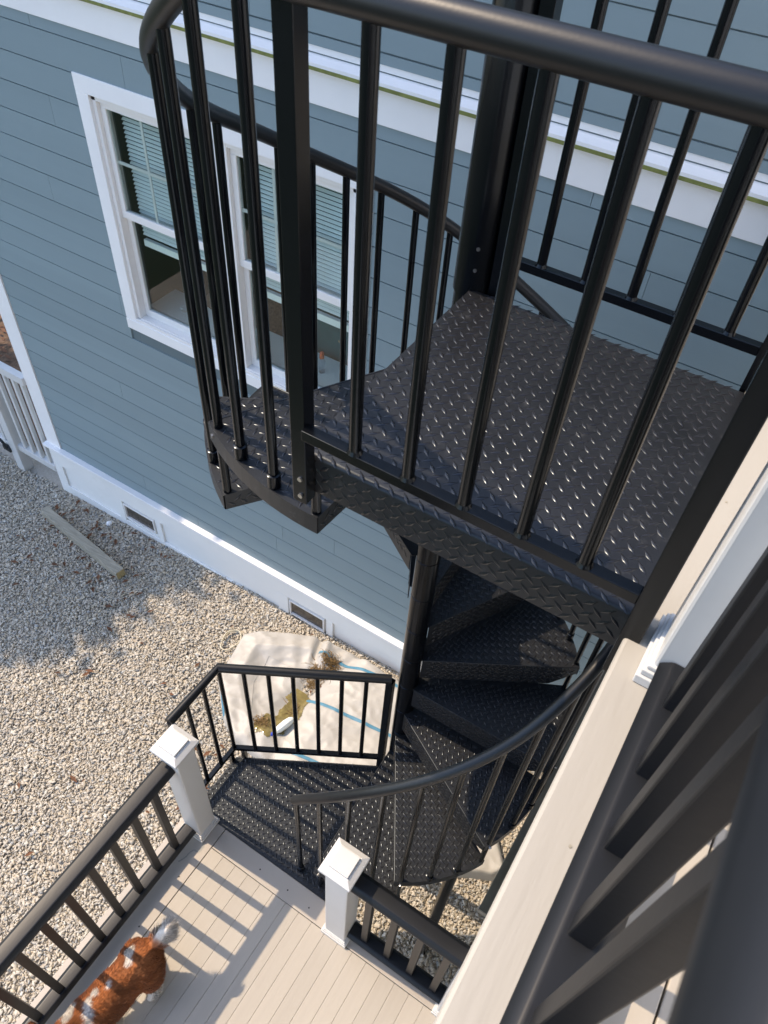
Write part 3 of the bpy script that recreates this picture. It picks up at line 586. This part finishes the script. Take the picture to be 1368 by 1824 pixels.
def mat_h(x, y, d):
    left = 1 - sm(-2.02, -1.72, x + .22 * (y - 2.2)); back = sm(2.50, 2.72, y) * (1 - sm(-2.0, -1.62, x)); tub = np.maximum(left, back)
    r = .045 + .105 * tub
    tube = np.interp(d, [0, .012, .03, .165, .180, .195, .46, .5], [0, .09, .125, .160, .163, .156, .03, 0]) * tub + np.interp(d, [0, .02, .08, .2], [0, .05, .09, .06]) * (1 - tub) * .8
    tube = tube * (1 + .10 * np.sin(5 * x + 3 * y) * np.sin(4 * y - x)) + .006 * np.sin(22 * (x + y) + 3 * np.sin(6 * x)) * tub * sm(0, .1, d) * sm(.45, .3, d)
    vx = -1.97 - .05 * np.sin(y * 4); valley = np.exp(-((x - vx) / .10) ** 2) * (1 - sm(2.60, 2.85, y))
    fold = sm(-1.98, -1.62, x + .03 * np.sin(6 * y))
    sheet = .085 + .07 * fold + .010 * np.sin(7 * x + 5 * y) * np.sin(3 * y - 4 * x) - .045 * valley
    sheet = sheet + .006 * np.sin(14 * (x + .7 * y) + 2 * np.sin(5 * y)) * (1 - fold) + .005 * np.sin(11 * y - 6 * x + 1.5 * np.sin(4 * x)) * fold
    inner = sm(0, .07, d) * sheet
    h = np.maximum(tube, inner); h = h + .5 * np.maximum(0, .012 - np.abs(tube - inner))
    cr = .7 * sm(2.80, 3.0, y) * sm(-2.15, -1.9, x) * sm(.01, .05, d)
    h = h + cr * (.018 * np.sin(19 * x + 4 * y + 2 * np.sin(7 * x)) + .010 * np.sin(43 * x - 9 * y))
    h = h + .03 * np.exp(-((x + 2.05 + .35 * (y - 2.95)) / .035) ** 2) * sm(2.7, 2.85, y) - .035 * np.exp(-((x + 2.13 + .35 * (y - 2.95)) / .03) ** 2) * sm(2.66, 2.8, y)
    h = h + .004 * np.sin(26 * (x * .8 - y)) * np.exp(-((x + 2.2) / .2) ** 2)
    from mathutils import noise as mn
    xf, yf = np.ravel(x), np.ravel(y); w1 = np.array([mn.noise((a_ * 3.1, b_ * 3.1, .3)) for a_, b_ in zip(xf, yf)]).reshape(np.shape(x)); w2 = np.array([mn.noise((a_ * 5.5 + 2 * b_, b_ * 9 - a_, 4.)) for a_, b_ in zip(xf, yf)]).reshape(np.shape(x)); w3 = np.array([mn.noise((a_ * 14 - 6 * b_, b_ * 11 + 5 * a_, 9.)) for a_, b_ in zip(xf, yf)]).reshape(np.shape(x))
    h = h + sm(0, .05, d) * (.022 * w1 + .016 * (.35 - np.abs(w2)) + .006 * (.4 - np.abs(w3)))
    return h
def base_z(x): return -5.86 + .03 * np.clip((x + 2.6) / 1.2, 0, 1)
NX, NY = 260, 130
gx, gy = np.meshgrid(np.linspace(-2.78, .17, NX), np.linspace(1.72, 3.04, NY)); dd = sdist(gx, gy); hh = mat_h(gx, gy, np.maximum(dd, 0)); zz = base_z(gx) + hh - np.where(dd < 0, .06, 0)
vv = np.stack([gx.ravel(), gy.ravel(), zz.ravel()], 1); idx = np.arange(NX * NY).reshape(NY, NX)
fq = np.stack([idx[:-1, :-1].ravel(), idx[:-1, 1:].ravel(), idx[1:, 1:].ravel(), idx[1:, :-1].ravel()], 1); dm = dd.ravel(); fq = fq[(dm[fq] > -.004).any(1)]
mo = thing('inflatable_mat', (-1.5, 2.4, -5.9), 'deflated cream inflatable mat with blue stripes lying on gravel by the house', 'inflatable')
npmesh('mat_body', vv, fq, 'vinyl', mo, (-1.5, 2.4, -5.9), smooth=True)
def surf(x, y): x = np.array(x, float); y = np.array(y, float); return base_z(x) + mat_h(x, y, np.maximum(sdist(x, y), 0))
def ribbon(pts, w, lift=.004):
    P = []
    for (x0, y0), (x1, y1) in zip(pts[:-1], pts[1:]):
        k = max(2, int(math.hypot(x1 - x0, y1 - y0) / .02)); P += [(x0 + (x1 - x0) * i / k, y0 + (y1 - y0) * i / k) for i in range(k)]
    P.append(pts[-1]); P = np.array(P); T_ = np.gradient(P, axis=0); T_ /= np.linalg.norm(T_, axis=1)[:, None]; N_ = np.stack([-T_[:, 1], T_[:, 0]], 1)
    V = []
    for s_ in (-.5, 0, .5): q_ = P + N_ * w * s_; V.append(np.stack([q_[:, 0], q_[:, 1], surf(q_[:, 0], q_[:, 1]) + lift + (.002 if s_ == 0 else 0)], 1))
    n_ = len(P); V = np.concatenate(V); F_ = [(r * n_ + i, r * n_ + i + 1, (r + 1) * n_ + i + 1, (r + 1) * n_ + i) for r in (0, 1) for i in range(n_ - 1)]
    return V, F_
for pts in ([(-2.06, 2.82), (-1.78, 2.84), (-1.45, 2.90), (-.3, 2.97)], [(-2.05, 2.40), (-1.62, 2.44), (-1.15, 2.50), (-.2, 2.56)], [(-1.85, 1.93), (-1.55, 1.99), (-.9, 2.08), (-.1, 2.15)]):
    V, F_ = ribbon(pts, .027); npmesh('blue_stripe', V, F_, 'blue', mo, (-1.5, 2.4, -5.9), smooth=True)
V, F_ = ribbon([(-2.74, 2.56), (-2.65, 2.22), (-2.36, 1.92)], .02, .004); npmesh('blue_piping', V, F_, 'blue', mo, (-1.5, 2.4, -5.9))
V, F_ = ribbon([(-2.05, 2.60), (-2.40, 2.56), (-2.36, 2.30), (-2.12, 1.96)], .010, .002); npmesh('seam', V, F_, 'vinyl', mo, (-1.5, 2.4, -5.9))
# stagnant water and rotting weed caught in the folds
pv = []; pcx = [(-2.02, 2.03), (-1.96, 2.10), (-1.93, 2.2), (-1.93, 2.3), (-1.96, 2.38)]
px_, py_ = np.meshgrid(np.linspace(-2.13, -1.80, 40), np.linspace(1.93, 2.46, 60)); dmin = np.min([np.hypot((px_ - a) * 1.0, (py_ - b) * .9) for a, b in pcx], 0) + .02 * np.sin(px_ * 40) * np.sin(py_ * 33)
ok = dmin < .095; pz = surf(px_, py_) + .004; zlev = np.percentile(pz[ok], 35); pz = np.maximum(pz, zlev)
ii = np.arange(px_.size).reshape(px_.shape); pf_ = np.stack([ii[:-1, :-1].ravel(), ii[:-1, 1:].ravel(), ii[1:, 1:].ravel(), ii[1:, :-1].ravel()], 1); pf_ = pf_[ok.ravel()[pf_].all(1)]
tag(npmesh('puddle', np.stack([px_.ravel(), py_.ravel(), pz.ravel()], 1), pf_, 'puddle', smooth=True), 'murky brown puddle in the fold of the cream inflatable', 'puddle', kind='stuff')
V = []; F_ = []
def blade(x, y, a, l, wd, curl):
    z = float(surf(x, y)) + rng.uniform(.003, .014); k = len(V); dx, dy = math.cos(a), math.sin(a)
    for i in range(4):
        t_ = i / 3; w_ = wd * (1 - .8 * t_); aa = a + curl * t_; x += math.cos(aa) * l / 3 * (i > 0); y += math.sin(aa) * l / 3 * (i > 0); zz_ = max(z - .01 * t_ + .012 * math.sin(3 * t_), float(surf(x, y)) + .003)
        V.append((x - math.sin(aa) * w_, y + math.cos(aa) * w_, zz_)); V.append((x + math.sin(aa) * w_, y - math.cos(aa) * w_, zz_ + .002))
    for i in range(3): F_.append((k + 2 * i, k + 2 * i + 1, k + 2 * i + 3, k + 2 * i + 2))
for cx_, cy_, s_, n_ in ((-1.93, 2.79, .035, 170), (-1.88, 2.80, .035, 90), (-1.97, 2.66, .035, 150), (-1.95, 2.56, .03, 110), (-2.06, 2.04, .03, 110), (-1.93, 2.28, .03, 60), (-1.90, 2.70, .04, 80)):
    for _ in range(n_): blade(cx_ + rng.normal(0, s_), cy_ + rng.normal(0, s_ * .8), rng.uniform(0, 6.28), rng.uniform(.025, .075), rng.uniform(.001, .004), rng.normal(0, 1.8))
tag(npmesh('dead_weed', np.array(V), F_, 'weed'), 'tangle of brown dead weed on the cream inflatable', 'weed', kind='stuff')
bo = thing('plastic_bottle', (-1.90, 2.08, -5.76), 'crumpled white plastic bottle with blue cap in the inflatable fold', 'bottle')
zb_ = float(surf(-1.9, 2.08)) + .04
MB().path([(-1.86, 2.19, zb_ + .02), (-1.868, 2.17, zb_ + .015), (-1.885, 2.12, zb_ + .01), (-1.905, 2.06, zb_), (-1.915, 2.03, zb_ - .004), (-1.922, 2.01, zb_ - .008)], [.012, .028, .034, .030, .020, .012], 9).build('body', 'slat', bo, 30)
MB().path([(-1.922, 2.01, zb_ - .008), (-1.93, 1.985, zb_ - .012)], .017, 12).build('cap', 'cap_blue', bo, 30)
MB().path([(-2.0, 2.0, zb_ - .02), (-1.96, 1.975, zb_ - .02), (-1.90, 1.93, zb_ - .015)], [.012, .018, .012], 10).build('straw_tube', 'clear', bo, 30)
tag(MB().path([(-2.80 + .07 * math.cos(a) * (1 + .1 * math.sin(3 * a)), 2.53 + .11 * math.sin(a), float(zg(-2.8)) + .02 + .003 * a) for a in np.linspace(0, 10, 44)], .006, 6).build('rope', 'rope', smooth=60), 'pale rope coil on the gravel at the left of the inflatable', 'rope')
# ------------------------------------------------------------------ things lying on the gravel
tim = thing('timber', (-4.75, 2.62, -5.95), 'weathered square timber lying on the shaded gravel', 'timber')
e0, e1 = Vector((-4.135, 2.535, float(zg(-4.1)) + .055)), Vector((-5.385, 2.715, float(zg(-5.38)) + .05))
MB().obox(e0, e1, .089, .089).build('beam', 'timber', tim, bevel=.004)
dn = (e0 - e1).normalized(); MB().obox(e0 + dn * .0004, e0 + dn * .0022, .085, .085).build('sawn_end', 'timber_end', tim)
mr = MB(); P = [Vector((-4.73, 2.95, float(zg(-4.73)) + .035))]
vs = []; fs = []; nb_ = 12
for i in range(nb_ + 1):
    for j in range(16): th, ph = math.pi * i / nb_, 2 * math.pi * j / 16; vs.append((-4.73 + .028 * math.sin(th) * math.cos(ph), 2.95 + .028 * math.sin(th) * math.sin(ph), float(zg(-4.73)) + .028 + .028 * math.cos(th)))
fs = [(i * 16 + j, (i + 1) * 16 + j, (i + 1) * 16 + (j + 1) % 16, i * 16 + (j + 1) % 16) for i in range(nb_) for j in range(16)]
tag(mr.add(vs, fs).build('ball', 'ball', smooth=180), 'small white ball on the gravel between timber and house', 'ball')
V = []; F_ = []
for _ in range(150):
    if _ < 90: x, y = rng.uniform(-5.4, -3.9), rng.uniform(2.2, 3.02)
    else: x, y = rng.uniform(-5.5, -1.8), rng.uniform(.2, 3.0)
    a = rng.uniform(0, 6.28); l = rng.uniform(.015, .045); z = float(zg(x)) + .022 + rng.uniform(0, .01); dx, dy = math.cos(a) * l, math.sin(a) * l; k = len(V)
    V += [(x - dx, y - dy, z + .004), (x + dy * .4, y - dx * .4, z + .014), (x + dx, y + dy, z), (x - dy * .4, y + dx * .4, z + .010), (x, y, z)]
    F_ += [(k, k + 1, k + 4), (k + 1, k + 2, k + 4), (k + 2, k + 3, k + 4), (k + 3, k, k + 4)]
tag(npmesh('leaf_litter', V, F_, 'leaf'), 'scattered brown dead leaves on the gravel', 'leaves', kind='stuff')
# cord lying at the foot of the left post
tag(MB().path([(-1.352 + .010 * math.sin(9 * t_) - .05 * max(0, t_ - .35) / .65, .79 - .13 * t_ + .008 * math.sin(17 * t_), ZD + .006) for t_ in np.linspace(0, 1, 26)], .0035, 6).build('cord', 'clear', smooth=60), 'thin pale cord on the deck at the foot of the left white post', 'cord')
# ------------------------------------------------------------------ the dog on the lower deck
dog = thing('dog', (-1.17, .1, ZD), 'brown and white long haired dog walking on the lower deck', 'dog')
vs, fs = [], []
def loft(rings, n=14):
    k = len(vs)
    for c, rx_, rz_, ax in rings:
        c = Vector(c); ax = Vector(ax).normalized(); r_ = ax.cross(Vector((0, 0, 1)));  r_ = r_.normalized() if r_.length > .05 else Vector((1, 0, 0)); u_ = r_.cross(ax)
        for j in range(n): a = 2 * math.pi * j / n; vs.append(tuple(c + r_ * math.cos(a) * rx_ * .87 + u_ * math.sin(a) * rz_))
    m_ = len(rings)
    for i in range(m_ - 1):
        for j in range(n): fs.append((k + i * n + j, k + i * n + (j + 1) % n, k + (i + 1) * n + (j + 1) % n, k + (i + 1) * n + j))
    fs.append(tuple(range(k, k + n))[::-1]); fs.append(tuple(range(k + (m_ - 1) * n, k + m_ * n)))
z0 = ZD
fwd = (-.12, -1, 0)
loft([((-1.125, .315, z0 + .265), .04, .05, fwd), ((-1.13, .275, z0 + .262), .085, .088, fwd), ((-1.138, .215, z0 + .258), .100, .098, fwd), ((-1.148, .14, z0 + .255), .098, .092, fwd), ((-1.158, .06, z0 + .250), .102, .100, fwd), ((-1.168, -.02, z0 + .248), .106, .112, fwd), ((-1.178, -.09, z0 + .255), .098, .11, fwd), ((-1.186, -.14, z0 + .27), .075, .085, fwd), ((-1.19, -.17, z0 + .285), .045, .05, fwd)])
up_ = (-.1, -1, .55)
loft([((-1.182, -.10, z0 + .28), .085, .085, up_), ((-1.192, -.16, z0 + .325), .068, .070, up_), ((-1.20, -.215, z0 + .365), .062, .064, up_), ((-1.205, -.25, z0 + .385), .05, .05, up_)])
hd = (-.1, -1, -.15)
loft([((-1.203, -.20, z0 + .385), .045, .05, hd), ((-1.207, -.24, z0 + .392), .068, .066, hd), ((-1.212, -.285, z0 + .388), .066, .062, hd), ((-1.216, -.32, z0 + .375), .043, .040, hd), ((-1.221, -.365, z0 + .362), .034, .031, hd), ((-1.224, -.395, z0 + .357), .024, .022, hd)])
for sx in (-1, 1):
    ex = (sx * .35, .2, -1)
    loft([((-1.205 + sx * .058, -.225, z0 + .41), .022, .028, ex), ((-1.205 + sx * .088, -.215, z0 + .375), .020, .045, ex), ((-1.205 + sx * .095, -.215, z0 + .32), .018, .05, ex), ((-1.205 + sx * .098, -.22, z0 + .265), .012, .035, ex)], 10)
    dn_ = (0, 0, -1); hx = -1.14 + sx * .062; hy = .21 + (-.035 if sx > 0 else .03)
    loft([((hx, .225, z0 + .26), .055, .075, dn_), ((hx + sx * .008, .225 - .02, z0 + .185), .046, .06, dn_), ((hx + sx * .01, hy + .02, z0 + .12), .03, .036, dn_), ((hx + sx * .01, hy + .035, z0 + .07), .022, .024, dn_), ((hx + sx * .01, hy + .01, z0 + .03), .024, .028, dn_), ((hx + sx * .01, hy - .012, z0 + .004), .026, .036, dn_)], 10)
    fx_ = -1.172 + sx * .065; fy_ = -.06 + (.045 if sx > 0 else -.04)
    loft([((fx_, -.055, z0 + .25), .042, .06, dn_), ((fx_, -.055, z0 + .18), .034, .042, dn_), ((fx_, fy_ + .01, z0 + .11), .025, .028, dn_), ((fx_, fy_, z0 + .05), .021, .024, dn_), ((fx_, fy_ - .012, z0 + .004), .025, .034, dn_)], 10)
tl_ = (.35, .9, .6)
loft([((-1.125, .295, z0 + .315), .022, .022, tl_), ((-1.112, .325, z0 + .345), .026, .028, tl_), ((-1.098, .35, z0 + .385), .030, .032, (.3, .6, 1)), ((-1.085, .37, z0 + .425), .026, .028, (.2, .3, 1)), ((-1.078, .375, z0 + .455), .008, .008, (.2, .1, 1))], 10)
me = bpy.data.meshes.new('tmp'); me.from_pydata(vs, [], fs); me.update()
to = bpy.data.objects.new('tmp', me); COL.objects.link(to)
md = to.modifiers.new('r', 'REMESH'); md.mode = 'VOXEL'; md.voxel_size = .009
ms = to.modifiers.new('s', 'SMOOTH'); ms.factor = .5; ms.iterations = 6
dg = bpy.context.evaluated_depsgraph_get(); em = bpy.data.meshes.new_from_object(to.evaluated_get(dg)); bpy.data.objects.remove(to, do_unlink=True)
dv = np.array([tuple(v_.co) for v_ in em.vertices]); dn3 = np.array([tuple(v_.normal) for v_ in em.vertices]); df = [tuple(p.vertices) for p in em.polygons]
BR, WH = np.array((.37, .125, .038)), np.array((.74, .69, .62))
def coat(p):
    x, y, z = p[:, 0], p[:, 1], p[:, 2] - ZD
    w_ = np.zeros(len(p)); wob = .010 * np.sin(70 * x + 20 * z) * np.sin(55 * y + 1)
    w_ = np.maximum(w_, sm(.17, .14, z + wob)); w_ = np.maximum(w_, np.where(y < .0, sm(.23, .19, z + wob), 0))
    for cx_, cy_, cz_, r_ in ((-1.185, .218, .345, .026), (-1.158, .195, .352, .014), (-1.172, .085, .345, .010), (-1.19, .03, .345, .013), (-1.185, -.022, .355, .020), (-1.16, -.04, .358, .018), (-1.125, -.07, .35, .022), (-1.11, -.10, .33, .02), (-1.235, -.095, .31, .042), (-1.21, -.12, .345, .02), (-1.215, -.33, .39, .05), (-1.205, -.27, .45, .02)):
        w_ = np.maximum(w_, sm(r_ + .006, r_ - .006, np.sqrt(((x - cx_) * .9) ** 2 + (y - cy_) ** 2 + (.7 * (z - cz_)) ** 2) + wob))
    w_ = np.maximum(w_, np.where(z > .33, sm(.315, .335, y + wob), 0))
    c_ = BR[None] * (1 - w_[:, None]) + WH[None] * w_[:, None]
    return c_ * (1 + .18 * np.sin(37 * x + 21 * y)[:, None] * (1 - w_[:, None]))
body = npmesh('body', dv, np.array(df) if len({len(q_) for q_ in df}) == 1 else np.array([q_ for q_ in df if len(q_) == 4]), 'fur', dog, (-1.17, .1, ZD), coat(dv), smooth=True)
nf = 75000; pk = rng.integers(0, len(dv), nf); bp = dv[pk]; bn = dn3[pk]; L_ = rng.uniform(.009, .022, nf)
L_[(bp[:, 1] > .30) & (bp[:, 2] - ZD > .30)] *= 3.0; L_[(bp[:, 2] - ZD < .2)] *= 1.25
back = np.array([.08, .75, -.55]); wav = np.stack([.25 * np.sin(bp[:, 1] * 45 + bp[:, 2] * 30), 0 * L_, 0 * L_], 1); dirv = bn * .38 + back[None] * .9 + wav + rng.normal(0, .16, (nf, 3)); dirv /= np.linalg.norm(dirv, axis=1)[:, None]
side = np.cross(dirv, bn + rng.normal(0, .2, (nf, 3))); side /= np.linalg.norm(side, axis=1)[:, None] + 1e-9
tip = bp + dirv * L_[:, None]; mid = bp + dirv * L_[:, None] * .5 + bn * .002; wd = .0008
FV = np.stack([bp - side * wd, bp + side * wd, mid + side * wd * .8, tip, mid - side * wd * .8], 1).reshape(-1, 3); FF = (np.array([(0, 1, 2, 3, 4)])[None] + (np.arange(nf) * 5)[:, None, None]).reshape(-1, 5)
fc = np.repeat(coat(bp) * rng.uniform(.75, 1.25, (nf, 1)), 5, 0)
fo = npmesh('fur', FV, FF, 'fur', dog, (-1.17, .1, ZD), fc); fo['kind'] = 'stuff'
for sx in (-1, 1):
    MB().lathe((-1.214 + sx * .035, -.325), [(.002, ZD + .392), (.010, ZD + .396), (.010, ZD + .404), (.002, ZD + .408)], 10).build('eye', 'black', dog, 60)
MB().lathe((-1.2245, -.402), [(.004, ZD + .348), (.013, ZD + .354), (.013, ZD + .366), (.004, ZD + .372)], 10).build('nose', 'black', dog, 60)
dog.location.x -= .02; dog.location.y -= .03
# ------------------------------------------------------------------ the tree whose shade falls on the left of the yard
tree = thing('tree', (-11.6, 3.6, -6.0), 'leafy tree beyond the fence shading the left of the yard', 'tree')
MB().path([(-11.6, 3.6, -6.1), (-11.5, 3.55, -3.5), (-11.4, 3.6, -1.2), (-11.3, 3.7, .8)], [.22, .17, .13, .06], 12).build('trunk', 'bark', tree, 50)
lb = MB()
for a in range(6): lb.path([(-11.45, 3.58, -1.8 + .35 * a), (-11.4 + math.cos(a * 1.1) * .8, 3.6 + math.sin(a * 1.1) * .8, -.9 + .4 * a), (-11.4 + math.cos(a * 1.1) * 1.6, 3.6 + math.sin(a * 1.1) * 1.6, -.5 + .45 * a)], [.07, .045, .015], 8)
lb.build('limb', 'bark', tree, 50)
NL = 70000; cl = []
for _ in range(80):
    d3 = rng.normal(0, 1, 3); d3 /= np.linalg.norm(d3); cl.append(np.array([-10.5, 3.15, .35]) + d3 * np.array([1.8, 1.85, 1.6]) * rng.uniform(.2, 1.0) ** .6)
cl = np.array(cl); cc = cl[rng.integers(0, len(cl), NL)] + rng.normal(0, .27, (NL, 3)); a1 = rng.normal(0, 1, (NL, 3)); a1 /= np.linalg.norm(a1, axis=1)[:, None]; b1 = np.cross(a1, rng.normal(0, 1, (NL, 3))); b1 /= np.linalg.norm(b1, axis=1)[:, None]
TV = np.stack([cc - a1 * .095, cc + b1 * .05, cc + a1 * .095, cc - b1 * .05], 1).reshape(-1, 3); TF_ = np.arange(NL * 4).reshape(-1, 4)
npmesh('crown', TV, TF_, 'leafy', tree, (-11.6, 3.6, -6.0))
